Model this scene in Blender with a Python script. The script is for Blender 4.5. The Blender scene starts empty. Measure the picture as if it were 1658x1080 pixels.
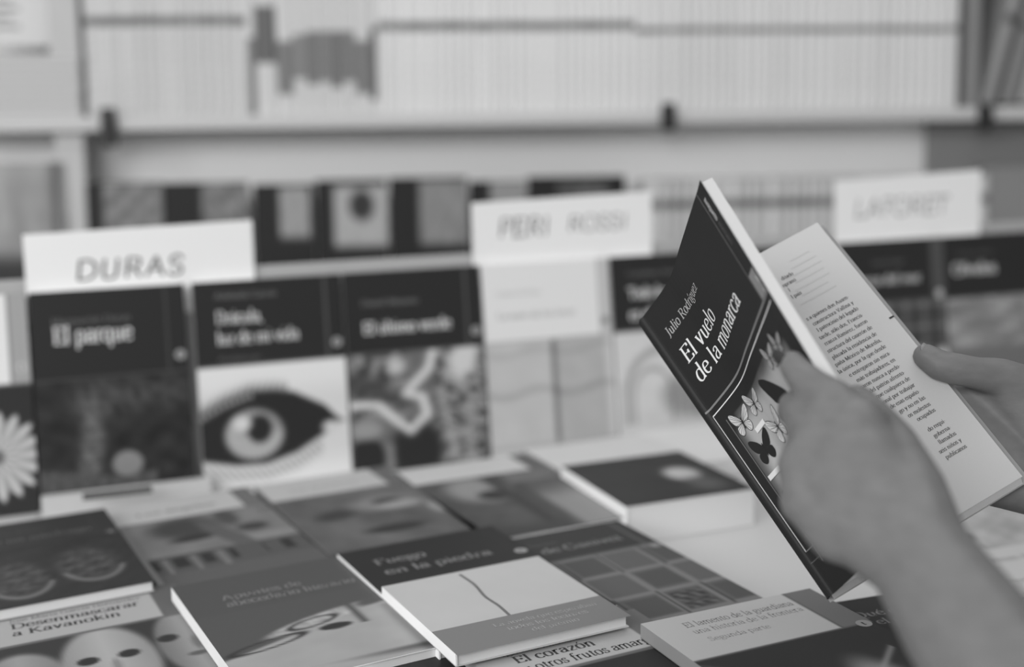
import bpy, bmesh, math, random
import numpy as np
from mathutils import Vector, Matrix
R = math.radians
SC = bpy.context.scene
COL = SC.collection
random.seed(7)

# ------------------------------------------------------------------ camera
F = 2000.0                       # focal length in pixels of the 1658 px wide frame
PX, PY = 829.0, 446.0
CAMZ = 0.385
PITCH, ROLL = R(7.0), R(1.2)
CAM = np.array([0, 0, CAMZ])
FW = np.array([0, math.cos(PITCH), -math.sin(PITCH)])
_r = np.array([1., 0, 0]); _u = np.array([0, math.sin(PITCH), math.cos(PITCH)])
RT = _r*math.cos(ROLL) - _u*math.sin(ROLL)
UP = _u*math.cos(ROLL) + _r*math.sin(ROLL)
cd = bpy.data.cameras.new('camera'); cam = bpy.data.objects.new('camera', cd); COL.objects.link(cam)
cd.sensor_width = 36; cd.sensor_fit = 'HORIZONTAL'; cd.lens = F/1658*36
cd.shift_y = -(540-PY)/1658
cd.clip_start = .01
cam.matrix_world = Matrix(((RT[0], UP[0], -FW[0], 0), (RT[1], UP[1], -FW[1], 0), (RT[2], UP[2], -FW[2], CAMZ), (0, 0, 0, 1)))
cd.dof.use_dof = True; cd.dof.focus_distance = 0.815
APERTURE = 0.0170
cd.dof.aperture_fstop = (cd.lens/1000)/APERTURE
SC.camera = cam

# ------------------------------------------------------------------ light
w = bpy.data.worlds.new('world'); SC.world = w; w.use_nodes = True
nt = w.node_tree; bg = nt.nodes['Background']
tc = nt.nodes.new('ShaderNodeTexCoord'); sep = nt.nodes.new('ShaderNodeSeparateXYZ')
rmp = nt.nodes.new('ShaderNodeValToRGB')
nt.links.new(tc.outputs['Generated'], sep.inputs[0]); nt.links.new(sep.outputs[2], rmp.inputs[0])
rmp.color_ramp.elements[0].position = 0.0; rmp.color_ramp.elements[0].color = (.22, .22, .22, 1)
rmp.color_ramp.elements[1].position = .7; rmp.color_ramp.elements[1].color = (.75, .75, .75, 1)
nt.links.new(rmp.outputs[0], bg.inputs[0]); bg.inputs[1].default_value = .62

def area(name, loc, target, sx, sy, power):
    l = bpy.data.lights.new(name, 'AREA'); l.shape = 'RECTANGLE'; l.size = sx; l.size_y = sy; l.energy = power
    o = bpy.data.objects.new(name, l); COL.objects.link(o); o.location = loc
    o.rotation_euler = (Vector(target)-Vector(loc)).to_track_quat('-Z', 'Y').to_euler()
    return o
area('ceiling_daylight', (.6, 1.5, 2.2), (.45, 1.45, 0), 1.8, 1.2, 9)
area('open_side_daylight', (-1.5, -1.4, 1.35), (.2, 1.9, .35), 3.2, 1.3, 88)
area('shelf_fill', (.1, 1.25, 1.75), (.15, 2.2, .45), 1.2, .4, 4)  # unseen fill light, added to brighten the middle of the bookcase
SC.view_settings.view_transform = 'Standard'; SC.view_settings.look = 'None'
SC.view_settings.gamma = 1; SC.view_settings.use_curve_mapping = False
SC.view_settings.exposure = 0.0

# ------------------------------------------------------------------ helpers
def ray(px, py): return FW + RT*(px-PX)/F - UP*(py-PY)/F
def P(px, py, d): return CAM + ray(px, py)*d            # point seen at a pixel, d metres deep
def atz(px, py, z):
    r = ray(px, py); return CAM + r*(z-CAMZ)/r[2]
def g(v): return (np.asarray(v, float)/255.0)**2.2      # screen grey -> reflectance

MATS = {}
def mat(name, grey=None, rough=.5, attr=False, noise=0, nscale=40, bump=0, spec=.3, sss=0):
    if name in MATS: return MATS[name]
    m = bpy.data.materials.new(name); m.use_nodes = True; t = m.node_tree; b = t.nodes['Principled BSDF']
    b.inputs['Roughness'].default_value = rough; b.inputs['Specular IOR Level'].default_value = spec
    if attr:
        a = t.nodes.new('ShaderNodeAttribute'); a.attribute_name = 'Col'; src = a.outputs['Color']
    else:
        rgb = t.nodes.new('ShaderNodeRGB'); rgb.outputs[0].default_value = (grey, grey, grey, 1); src = rgb.outputs[0]
    no = t.nodes.new('ShaderNodeTexNoise'); no.inputs['Scale'].default_value = nscale; no.inputs['Detail'].default_value = 5
    mx = t.nodes.new('ShaderNodeMix'); mx.data_type = 'RGBA'; mx.blend_type = 'MULTIPLY'; mx.inputs[0].default_value = 1
    mr = t.nodes.new('ShaderNodeMapRange'); mr.inputs[3].default_value = 1-noise; mr.inputs[4].default_value = 1+noise
    mr.inputs[1].default_value = .25; mr.inputs[2].default_value = .75
    t.links.new(no.outputs[0], mr.inputs[0]); t.links.new(src, mx.inputs[6]); t.links.new(mr.outputs[0], mx.inputs[7])
    t.links.new(mx.outputs[2], b.inputs['Base Color'])
    if bump:
        bp = t.nodes.new('ShaderNodeBump'); bp.inputs['Strength'].default_value = bump; bp.inputs['Distance'].default_value = .001
        t.links.new(no.outputs[0], bp.inputs['Height']); t.links.new(bp.outputs[0], b.inputs['Normal'])
    if sss:
        b.inputs['Subsurface Weight'].default_value = sss; b.inputs['Subsurface Radius'].default_value = (.01, .01, .01)
        b.inputs['Subsurface Scale'].default_value = 1.0
    MATS[name] = m; return m
PRINT = mat('printed_card', rough=.5, attr=True, noise=.02, nscale=300, spec=.14)
MATTE = mat('printed_matte', rough=.75, attr=True, noise=.02, nscale=300, spec=.15)
PAGES = mat('page_edges', .76, .85, noise=.10, nscale=900, spec=.1)
SKIN = mat('skin', .165, .50, noise=.10, nscale=38, bump=.35, spec=.30, sss=.12)
NAIL = mat('dark_nail', .035, .25, spec=.5)
NAIL2 = mat('bare_nail', .20, .35, spec=.5)
WHITE = mat('white_laminate', .56, .5, noise=.03, nscale=8)
BOARD = mat('display_board', .40, .6, noise=.04, nscale=12)
METAL = mat('dark_metal', .03, .4)
WALLM = mat('wall_paint', .84, .8, noise=.03, nscale=3)
PANEL = mat('upright_paint', .52, .7, noise=.03, nscale=4)
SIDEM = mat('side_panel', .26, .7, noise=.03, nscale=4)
FLOORM = mat('floor_grey', .25, .7, noise=.1, nscale=6)

class MB:
    """collects vertices, faces and per-vertex greys into one mesh"""
    def __init__(s): s.v = []; s.f = []; s.c = []
    def add(s, vs, fs, col):
        o = len(s.v); s.v += [tuple(map(float, p)) for p in vs]
        s.f += [tuple(i+o for i in q) for q in fs]
        if np.isscalar(col): s.c += [float(col)]*len(vs)
        else: s.c += [float(x) for x in col]
    def box(s, a, b, col=.5):
        (x0, y0, z0), (x1, y1, z1) = a, b
        v = [(x0, y0, z0), (x1, y0, z0), (x1, y1, z0), (x0, y1, z0), (x0, y0, z1), (x1, y0, z1), (x1, y1, z1), (x0, y1, z1)]
        s.add(v, [(0, 3, 2, 1), (4, 5, 6, 7), (0, 1, 5, 4), (1, 2, 6, 5), (2, 3, 7, 6), (3, 0, 4, 7)], col)
    def build(s, name, m, parent=None, mods=(), smooth=False):
        me = bpy.data.meshes.new(name); me.from_pydata(s.v, [], s.f); me.update()
        ca = me.attributes.new('Col', 'FLOAT_COLOR', 'POINT')
        a = np.ones((len(s.v), 4), np.float32); a[:, :3] = np.array(s.c, np.float32)[:, None]
        ca.data.foreach_set('color', a.ravel())
        me.materials.append(m)
        if smooth: me.polygons.foreach_set('use_smooth', [True]*len(me.polygons))
        o = bpy.data.objects.new(name, me); COL.objects.link(o)
        if parent: o.parent = parent
        return o
def bevel(o, wd=.0015, seg=2):
    md = o.modifiers.new('bevel', 'BEVEL'); md.width = wd; md.segments = seg; md.limit_method = 'ANGLE'; return o
def thing(name, label, cat, loc=(0, 0, 0), rot=(0, 0, 0), group=None):
    o = bpy.data.objects.new(name, None); COL.objects.link(o); o.empty_display_size = .03
    o.location = loc; o.rotation_euler = rot; return tag(o, label, cat, group)
def tag(o, label, cat, group=None):
    o['label'] = label; o['category'] = cat
    if group: o['group'] = group
    return o
def structure(o): o['kind'] = 'structure'; return o

# ------------------------------------------------------------------ lettering: a serif alphabet drawn by a broad pen
# glyph = advance, strokes ('c' smooth curve, 'l' straight line, 's' serif bar, 'd' dot)
def S(x0, x1, y): return ('s', [(x0, y), (x1, y)])
GL = {
'a': (43, [('c', [(32, 29), (22, 26), (10, 21), (6, 11), (12, 2), (22, 2), (32, 10)]), ('c', [(8, 35), (14, 43), (24, 45), (32, 40), (33, 28), (33, 10), (36, 2), (42, 3)])]),
'b': (49, [('l', [(10, 70), (10, 3)]), ('c', [(10, 34), (20, 44), (32, 43), (41, 30), (40, 12), (30, 1), (18, 1), (10, 6)]), S(3, 10, 69)]),
'c': (41, [('c', [(36, 35), (30, 43), (20, 45), (9, 36), (6, 22), (10, 7), (22, 0), (32, 3), (38, 10)])]),
'd': (49, [('c', [(38, 38), (28, 45), (15, 43), (6, 28), (7, 10), (18, 0), (30, 2), (38, 10)]), ('l', [(38, 70), (38, 0)]), S(31, 38, 69), S(38, 45, 1)]),
'e': (43, [('l', [(8, 26), (37, 26)]), ('c', [(38, 26), (35, 39), (24, 45), (12, 41), (6, 25), (9, 8), (22, 0), (33, 3), (39, 10)])]),
'f': (30, [('c', [(33, 64), (28, 70), (19, 67), (15, 56), (15, 40)]), ('l', [(15, 44), (15, 0)]), S(4, 28, 44), S(6, 25, 0)]),
'g': (45, [('c', [(22, 45), (10, 40), (8, 29), (14, 18), (22, 16), (32, 20), (35, 31), (31, 41), (22, 45)]), ('c', [(14, 18), (9, 10), (16, 5), (30, 3), (39, -4), (36, -15), (22, -20), (8, -16), (5, -8), (13, 0)]), S(33, 43, 43)]),
'h': (49, [('l', [(11, 70), (11, 0)]), ('c', [(11, 32), (20, 43), (31, 43), (37, 32), (37, 12), (37, 0)]), S(4, 11, 69), S(4, 18, 0), S(30, 44, 0)]),
'i': (24, [('l', [(12, 44), (12, 0)]), S(5, 12, 43), S(5, 19, 0), ('d', [(12, 61)])]),
'j': (24, [('c', [(14, 44), (14, 10), (13, -12), (3, -20)]), S(6, 14, 43), ('d', [(13, 61)])]),
'k': (48, [('l', [(11, 70), (11, 0)]), ('l', [(12, 18), (38, 44)]), ('l', [(19, 26), (42, 0)]), S(4, 11, 69), S(4, 18, 0), S(36, 48, 0), S(30, 44, 44)]),
'l': (24, [('l', [(12, 70), (12, 0)]), S(5, 12, 69), S(5, 19, 0)]),
'm': (74, [('l', [(11, 44), (11, 0)]), ('c', [(11, 32), (20, 43), (31, 43), (37, 32), (37, 12), (37, 0)]), ('c', [(37, 32), (46, 43), (57, 43), (63, 32), (63, 12), (63, 0)]), S(4, 11, 43), S(4, 18, 0), S(30, 44, 0), S(56, 70, 0)]),
'n': (49, [('l', [(11, 44), (11, 0)]), ('c', [(11, 32), (20, 43), (31, 43), (37, 32), (37, 12), (37, 0)]), S(4, 11, 43), S(4, 18, 0), S(30, 44, 0)]),
'o': (46, [('c', [(23, 45), (11, 41), (6, 23), (11, 4), (23, 0), (35, 4), (40, 23), (35, 41), (23, 45)])]),
'p': (49, [('l', [(11, 44), (11, -20)]), ('c', [(11, 36), (20, 44), (32, 43), (41, 30), (40, 12), (30, 0), (18, 1), (11, 8)]), S(4, 11, 43), S(4, 19, -20)]),
'q': (49, [('c', [(38, 38), (28, 45), (15, 43), (6, 28), (7, 10), (18, 0), (30, 2), (38, 10)]), ('l', [(38, 45), (38, -20)]), S(31, 46, -20)]),
'r': (34, [('l', [(11, 44), (11, 0)]), ('c', [(11, 30), (17, 41), (26, 45), (32, 41)]), S(4, 11, 43), S(4, 20, 0)]),
's': (37, [('c', [(31, 35), (27, 43), (18, 45), (9, 38), (11, 28), (22, 22), (31, 15), (29, 4), (18, 0), (9, 3), (5, 12)])]),
't': (29, [('c', [(14, 56), (14, 30), (14, 8), (19, 1), (28, 5)]), S(4, 26, 44)]),
'u': (49, [('c', [(11, 44), (11, 24), (12, 8), (20, 0), (30, 3), (37, 12)]), ('l', [(37, 44), (37, 0)]), S(4, 11, 43), S(30, 37, 43), S(37, 44, 1)]),
'v': (45, [('l', [(8, 44), (23, 0)]), ('l', [(22, 0), (37, 44)]), S(2, 16, 44), S(30, 43, 44)]),
'x': (44, [('l', [(8, 44), (36, 0)]), ('l', [(8, 0), (36, 44)]), S(3, 15, 44), S(29, 41, 44), S(3, 15, 0), S(30, 42, 0)]),
'y': (45, [('l', [(8, 44), (24, 2)]), ('c', [(38, 44), (24, 4), (17, -14), (7, -19)]), S(2, 16, 44), S(31, 44, 44)]),
'z': (41, [('l', [(35, 43), (7, 1)]), S(7, 36, 43), S(6, 37, 1), S(6, 9, 36), S(34, 37, 8)]),
'A': (66, [('l', [(8, 0), (32, 66)]), ('l', [(32, 66), (56, 0)]), ('l', [(17, 23), (47, 23)]), S(1, 17, 0), S(47, 65, 0)]),
'B': (58, [('l', [(14, 66), (14, 0)]), ('c', [(14, 65), (38, 65), (44, 50), (36, 36), (14, 35)]), ('c', [(14, 35), (42, 35), (52, 18), (42, 1), (14, 1)])]),
'C': (62, [('c', [(55, 52), (46, 64), (32, 67), (14, 58), (7, 34), (13, 9), (32, -1), (48, 4), (57, 16)])]),
'D': (68, [('l', [(15, 66), (15, 0)]), ('c', [(15, 65), (38, 65), (56, 52), (61, 33), (55, 12), (38, 1), (15, 1)]), S(5, 15, 65), S(5, 15, 1)]),
'E': (57, [('l', [(15, 66), (15, 0)]), S(5, 50, 65), S(15, 41, 34), S(5, 52, 1), ('l', [(50, 65), (50, 53)]), ('l', [(52, 1), (52, 14)]), ('l', [(41, 41), (41, 27)])]),
'F': (53, [('l', [(15, 66), (15, 0)]), S(5, 48, 65), S(15, 39, 33), S(6, 25, 0), ('l', [(48, 65), (48, 52)])]),
'G': (68, [('c', [(56, 53), (46, 64), (32, 67), (14, 58), (7, 34), (13, 9), (32, -1), (46, 3), (56, 12)]), ('l', [(56, 28), (56, 6)]), S(46, 64, 28)]),
'H': (70, [('l', [(15, 66), (15, 0)]), ('l', [(55, 66), (55, 0)]), ('l', [(15, 34), (55, 34)]), S(5, 25, 65), S(5, 25, 0), S(45, 65, 65), S(45, 65, 0)]),
'I': (32, [('l', [(16, 66), (16, 0)]), S(6, 26, 65), S(6, 26, 0)]),
'J': (34, [('c', [(20, 66), (20, 30), (19, 6), (12, -8), (2, -9)]), S(10, 30, 65)]),
'K': (64, [('l', [(15, 66), (15, 0)]), ('l', [(16, 26), (50, 65)]), ('l', [(25, 38), (56, 0)]), S(5, 25, 65), S(5, 25, 0), S(43, 60, 65), S(48, 64, 0)]),
'L': (54, [('l', [(15, 66), (15, 0)]), S(5, 25, 65), S(5, 50, 1), ('l', [(50, 1), (50, 15)])]),
'M': (80, [('l', [(14, 66), (14, 0)]), ('l', [(14, 66), (40, 4)]), ('l', [(40, 4), (66, 66)]), ('l', [(67, 66), (67, 0)]), S(5, 14, 65), S(6, 22, 0), S(67, 76, 65), S(58, 76, 0)]),
'O': (70, [('c', [(35, 67), (15, 60), (7, 33), (15, 6), (35, -1), (55, 6), (63, 33), (55, 60), (35, 67)])]),
'P': (55, [('l', [(15, 66), (15, 0)]), ('c', [(15, 65), (36, 65), (49, 58), (49, 40), (36, 31), (15, 31)]), S(5, 15, 65), S(5, 26, 0)]),
'Q': (70, [('c', [(35, 67), (15, 60), (7, 33), (15, 6), (35, -1), (55, 6), (63, 33), (55, 60), (35, 67)]), ('c', [(34, 0), (46, -14), (64, -18)])]),
'R': (63, [('l', [(15, 66), (15, 0)]), ('c', [(15, 65), (36, 65), (48, 58), (48, 42), (36, 33), (15, 33)]), ('l', [(33, 33), (55, 0)]), S(5, 15, 65), S(5, 26, 0), S(50, 63, 0)]),
'S': (50, [('c', [(42, 53), (36, 64), (25, 67), (12, 60), (12, 44), (25, 35), (40, 26), (41, 8), (26, -1), (12, 3), (7, 14)])]),
'T': (58, [('l', [(29, 66), (29, 0)]), S(5, 53, 65), ('l', [(5, 65), (5, 52)]), ('l', [(53, 65), (53, 52)]), S(20, 38, 0)]),
'U': (66, [('c', [(15, 66), (15, 25), (18, 6), (33, -1), (48, 6), (52, 25), (52, 66)]), S(5, 24, 65), S(44, 60, 65)]),
'V': (64, [('l', [(9, 66), (33, 0)]), ('l', [(32, 0), (54, 66)]), S(1, 18, 65), S(46, 62, 65)]),
'.': (20, [('d', [(10, 3)])]), ',': (20, [('d', [(10, 3)]), ('l', [(12, 3), (7, -10)])]), '-': (26, [S(4, 22, 22)]), '¿': (40, [('c', [(22, 44), (22, 28), (8, 14), (8, 0), (20, -8), (32, -2)]), ('d', [(22, 60)])]),
}
ACC = {'á': 'a', 'é': 'e', 'í': 'i', 'ó': 'o', 'ú': 'u', 'ñ': 'n', 'ü': 'u'}
def catmull(p, n=5):
    p = [np.array(q, float) for q in p]; q = [2*p[0]-p[1]]+p+[2*p[-1]-p[-2]]; out = []
    for i in range(1, len(q)-2):
        for k in range(n):
            t = k/n; out.append(.5*((2*q[i])+(-q[i-1]+q[i+1])*t+(2*q[i-1]-5*q[i]+4*q[i+1]-q[i+2])*t*t+(-q[i-1]+3*q[i]-3*q[i+1]+q[i+2])*t**3))
    out.append(q[-2]); return out
def ribbon(mb, pts, wfun, mp, col, step=None):
    """flat ribbon along pts (list of 2D), mapped by mp(x,y)->3D"""
    if step:
        o = [pts[0]]
        for a, b in zip(pts[:-1], pts[1:]):
            a = np.array(a, float); b = np.array(b, float); n = max(1, int(np.ceil(np.linalg.norm(b-a)/step)))
            o += [a+(b-a)*k/n for k in range(1, n+1)]
        pts = o
    pts = [np.array(p, float) for p in pts]; vs = []
    for i, p in enumerate(pts):
        t = pts[min(i+1, len(pts)-1)]-pts[max(i-1, 0)]; L = np.linalg.norm(t)+1e-12; t /= L
        n = np.array([-t[1], t[0]]); h = wfun(t)/2
        vs += [mp(*(p-n*h)), mp(*(p+n*h))]
    mb.add(vs, [(2*i, 2*i+2, 2*i+3, 2*i+1) for i in range(len(pts)-1)], col)
def poly(mb, pts, mp, col):
    c = np.mean(np.array(pts), axis=0); vs = [mp(*c)]+[mp(*p) for p in pts]; n = len(pts)
    mb.add(vs, [(0, 1+i, 1+(i+1) % n) for i in range(n)], col)
def ell(cx, cy, a, b, rot=0, n=20, ph=0, pw=0):
    r = R(rot); o = []
    for k in range(n):
        t = 2*math.pi*k/n; x = a*math.cos(t); y = b*math.sin(t)*(1+pw*math.cos(t))
        o.append((cx+x*math.cos(r)-y*math.sin(r), cy+x*math.sin(r)+y*math.cos(r)))
    return o
def text(mb, s, x, y, em, mp, col, width=None, thick=9.5, thin=3.2, serif=True, align='l', slant=0, step=None, n=5):
    """text with its baseline starting at x,y; y grows DOWN the cover"""
    adv = 0
    for ch in s: adv += 24 if ch == ' ' else GL[ACC.get(ch, ch)][0]
    k = em/100; kx = k if not width else width/adv
    if align == 'r': x = x-adv*kx
    cx = 0
    for ch in s:
        if ch == ' ': cx += 24; continue
        base = ACC.get(ch, ch); a, st = GL[base]
        def m2(X, Y, cx=cx): return mp(x+(cx+X+slant*Y)*kx, y-Y*k)
        pen = lambda t: (thin+(thick-thin)*abs(t[1])**1.3)
        for kind, p in st:
            if kind == 'c': ribbon(mb, catmull(p, n), pen, m2, col)
            elif kind == 'l': ribbon(mb, p, pen, m2, col, step=step or 12)
            elif kind == 's':
                if serif or abs(p[1][0]-p[0][0]) > 21: ribbon(mb, p, lambda t: max(thin, 3.4) if serif else thin, m2, col, step=12)
            elif kind == 'd':
                if ch == 'í': ribbon(mb, [(11, 54), (19, 70)], lambda t: 5.5, m2, col)
                else: poly(mb, ell(p[0][0], p[0][1], 5.2, 5.2, n=10), m2, col)
        if ch in 'áéóú': ribbon(mb, [(a/2-3, 52), (a/2+7, 68)], lambda t: 5.5, m2, col)
        if ch == 'ñ': ribbon(mb, catmull([(10, 54), (18, 61), (27, 56), (36, 63)], 4), lambda t: 5, m2, col)
        cx += a
    return adv*kx

# ------------------------------------------------------------------ smooth random field for printed pictures
_rng = np.random.RandomState(3)
def fld(U, V, scale, seed, octaves=3):
    r = np.random.RandomState(seed); o = np.zeros_like(U); amp = 1; tot = 0
    for k in range(octaves):
        for _ in range(5):
            a = r.uniform(0, 2*np.pi); fq = scale*(2**k)*r.uniform(.6, 1.4)
            o += amp*np.sin(2*np.pi*fq*(U*np.cos(a)+V*np.sin(a))+r.uniform(0, 6.28))/2.2
        tot += amp; amp *= .6
    return o/tot*.8
def sst(x, a, b):
    t = np.clip((x-a)/(b-a), 0, 1); return t*t*(3-2*t)
def blob(U, V, cx, cy, rx, ry, soft=.25, rot=0):
    c, s_ = math.cos(rot), math.sin(rot); x = ((U-cx)*c+(V-cy)*s_)/rx; y = (-(U-cx)*s_+(V-cy)*c)/ry
    return 1-sst(np.sqrt(x*x+y*y), 1-soft, 1+soft)
def lerp(a, b, m): return a*(1-m)+b*m

# ------------------------------------------------------------------ a paperback: cover wrap (front, spine, back) + page block
def cover_grid(mb, W, L, fn, mp, nx=70, ny=105):
    xs = np.linspace(0, 1, nx+1); ys = np.linspace(0, 1, ny+1)
    U, V = np.meshgrid(xs, ys); c = g(np.clip(fn(U, V), 0, 255)).ravel()
    vs = [mp(u*W, v*L) for v in ys for u in xs]
    fs = [(j*(nx+1)+i, (j+1)*(nx+1)+i, (j+1)*(nx+1)+i+1, j*(nx+1)+i+1) for j in range(ny) for i in range(nx)]
    mb.add(vs, fs, c)
def layout(block, strip, pic, split=.37, stripw=.09, line=110, edge=None):
    """title block on top, a narrow publisher's strip at its right, picture below"""
    def fn(U, V):
        o = pic(U, np.clip((V-split)/(1-split), 0, 1))
        o = np.where(V < split, np.where(U > 1-stripw, strip, block), o)
        if line is not None:
            o = np.where(np.abs(V-split) < .006, line, o)
            o = np.where((V < split) & (np.abs(U-(1-stripw)) < .005), line, o)
        return o.astype(float)
    return fn
def book(name, label, W, L, T, fn, texts, loc, rot, spine=200, back=150, cat='book', group=None, deco=None, ct=.0006, nx=70, ny=105, logo=True, logog=150):
    """origin: lower left corner of the back cover, lying face up: x across, y towards the head, z up.
    (s,t) on the cover runs from the head-left corner, t down."""
    root = thing(name, label, cat, loc, rot, group)
    mb = MB(); mp = lambda s, t: (s, L-t, T)
    cover_grid(mb, W, L, fn, mp, nx, ny)
    # edges and underside of the front board
    def rim(z, dn):
        pts = [(0, 0), (W, 0), (W, L), (0, L)]; n = 4
        mb.add([(x, y, z) for x, y in pts]+[(x, y, z-dn) for x, y in pts], [(0, 4, 5, 1), (1, 5, 6, 2), (2, 6, 7, 3)]+[(4, 7, 6, 5)], g(spine))
    rim(T, ct)
    mb.add([(0, 0, 0), (0, L, 0), (0, L, T), (0, 0, T), (.0012, 0, 0), (.0012, L, 0), (.0012, L, T), (.0012, 0, T)], [(3, 2, 1, 0), (4, 5, 6, 7), (0, 4, 7, 3), (1, 2, 6, 5)], g(spine))
    mb.box((0, 0, 0), (W, L, ct), g(back))
    dz = [T+.00012]
    mp2 = lambda s, t: (s, L-t, dz[0])
    for (s_, x, y, em, gr, kw) in texts: text(mb, s_, x*W, y*L, em, mp2, g(gr), **kw)
    if logo:
        poly(mb, ell(W*.95, L*.335, .0056, .0056, n=16), mp2, g(logog)); dz[0] += .0001
        text(mb, 't', W*.95-.0018, L*.335+.0024, .008, mp2, g(50 if logog > 120 else 170), thick=14, thin=8)
    if deco: dz[0] += .0001; deco(mb, mp2, W, L)
    mb.build('cover', PRINT, root)
    pb = MB(); pb.box((.0012, .0015, ct), (W-.0015, L-.0015, T-ct), .7)
    pb.build('page_block', PAGES, root)
    return root

def flat_book(label, anchor, corner, z, ang, W, L, T, fn, texts, **kw):
    """lies on the table; the given cover corner (0 TL,1 TR,2 BR,3 BL) stands where the pixel sees it at height z"""
    p = atz(*anchor, z); a = R(ang); u = np.array([math.cos(a), math.sin(a)]); v = np.array([-math.sin(a), math.cos(a)])
    off = {0: v*L, 1: u*W+v*L, 2: u*W, 3: 0*u}[corner]
    q = p[:2]-off
    return book('paperback_book', label, W, L, T, fn, texts, (q[0], q[1], z-T), (0, 0, a), **kw)

# ------------------------------------------------------------------ table, floor
t = thing('display_table', 'long white table the paperbacks are laid out and stood up on', 'table', (.1, 1.05, -.74))
m = MB(); m.box((-1.5, -.75, .71), (1.5, .95, .74), .7); bevel(m.build('tabletop', WHITE, t), .003)
for sx in (-1.4, 1.35):
    for sy in (-.65, .85):
        m = MB(); m.box((sx, sy, 0), (sx+.05, sy+.05, .71), .3); m.build('leg', METAL, t)
m = MB(); m.box((-4, -1.5, -.80), (4, 4.2, -.74), .25); structure(m.build('floor', FLOORM))

# ------------------------------------------------------------------ standing row at the back of the table
RA = R(20); RU = np.array([math.cos(RA), math.sin(RA), 0]); RN = np.array([math.sin(RA), -math.cos(RA), 0])   # along the row, towards the viewer
ROW0 = np.array([-.494, 1.25, 0]); STEP = .1625; LEAN = R(7); RW, RL, RTH = .1600, .2235, .014
def stand_book(k, label, fn, texts, W=None, **kw):
    # stands on its tail, cover towards the viewer, leaning back
    base = ROW0 + RU*STEP*k + RN*(RL*math.sin(LEAN))
    M = Matrix.Rotation(RA, 4, 'Z') @ Matrix.Rotation(R(90)-LEAN, 4, 'X')
    o = book('paperback_book', label, W or RW, RL, RTH, fn, texts, (0, 0, 0), (0, 0, 0), **kw)
    off = M.to_3x3() @ Vector((0, 0, RTH))
    loc = Vector(base)-off; loc.z = 0.0003
    o.location = loc; o.rotation_euler = M.to_euler()
    return o

def p_tree(U, V):
    o = 52+10*fld(U, V, 5, 11)
    tr = blob(U, V, .30+.05*np.sin(V*4), .62, .07, .6, .7); o = lerp(o, 96+26*fld(U, V, 12, 5), np.clip(tr*1.1, 0, 1)*sst(V, .0, .4))
    o += 22*blob(U, V, .45, .17, .22, .14, .8)*(1+fld(U, V, 12, 8)); o += 16*blob(U, V, .85, .15, .2, .12, .8)*(1+fld(U, V, 14, 9))
    o = lerp(o, 84+14*fld(U, V, 14, 6), sst(V+.10*np.abs(U-.55)/.5-.03, .74, .80)*(U < .75))
    o = lerp(o, 135-30*sst(U, .5, .4)+45*(.6-V), blob(U, V, .56, .70, .10, .10, .15)); return o
def p_eye(U, V):
    o = 226-14*sst(V, .1, .35)*(1-sst(V, .7, .95))+0*U
    up = np.interp(U, [0, .15, .33, .5, .63, .84, .93, 1], [.37, .28, .21, .215, .245, .38, .50, .54]); lo = np.interp(U, [0, .22, .42, .63, .84, .93, 1], [.77, .83, .84, .77, .63, .55, .54])
    ls = np.exp(-((V-(up-.01))/.05)**2)*(U < .6); o = lerp(o, 120+55*np.sin(U*150+V*60), ls*.6)
    l2 = np.exp(-((V-(lo+.07))/.06)**2)*(U < .8); o = lerp(o, 150+50*np.sin(U*130-V*90), l2*.55)
    o = lerp(o, 50, sst(V-up, -.02, .04)*sst(lo-V, -.015, .04))
    l3 = np.exp(-((V-(up+.05))/.022)**2)*(U < .35); o = lerp(o, 150+50*np.sin(U*170), l3*.8)
    o = lerp(o, 172+12*np.sin(30*np.arctan2(V-.575, U-.35))-25*blob(U, V, .42, .47, .2, .1, .4), blob(U, V, .35, .575, .195, .205, .15))
    o = lerp(o, 50, blob(U, V, .385, .535, .085, .115, .25)); o = lerp(o, 212, blob(U, V, .27, .48, .06, .06, .5))
    return lerp(o, 205, blob(U, V, .875, .575, .06, .05, .5))
def seg(U, V, pts, w):
    d = np.full(U.shape, 9.)
    for (x0, y0), (x1, y1) in zip(pts[:-1], pts[1:]):
        dx, dy = x1-x0, y1-y0; t = np.clip(((U-x0)*dx+(V-y0)*dy)/(dx*dx+dy*dy), 0, 1); d = np.minimum(d, np.hypot(U-x0-t*dx, V-y0-t*dy))
    return np.exp(-(d/w)**2)
def p_marble(U, V):
    q = fld(U, V, 2.2, 21, 4)
    o = 105+38*np.sin(26*(U*.75+V)+5*q)*(1-sst(U, .35, .5))*(1-sst(V, .5, .6)) + 45*sst(U, .55, .7)*np.sin(9*q+16*U)
    o = lerp(o, 70, .8*blob(U, V, .12, .3, .25, .12, .6, .5)); o = lerp(o, 205, blob(U, V, .84, .1, .11, .2, .5, .3)); o = lerp(o, 190, blob(U, V, .34, .12, .07, .08, .6))
    o = lerp(o, 52, blob(U, V, .10, .88, .13, .17, .15)); o = lerp(o, 150, blob(U, V, .1, .64, .12, .08, .5)); o = lerp(o, 52, blob(U, V, .46, .86, .19, .26, .25))
    o = lerp(o, 128, seg(U, V, [(.265, .80), (.27, 1)], .03))
    o = lerp(o, 165, .8*seg(U, V, [(.66, .35), (.70, .62), (.74, .95)], .035)); o = lerp(o, 160, .7*seg(U, V, [(.86, .5), (.86, .9)], .04))
    o = lerp(o, 214, seg(U, V, [(0, .42), (.2, .44), (.3, .56), (.42, .68), (.55, .55), (.52, .40), (.40, .36), (.58, .16), (.62, 0)], .038))
    return o
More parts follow.
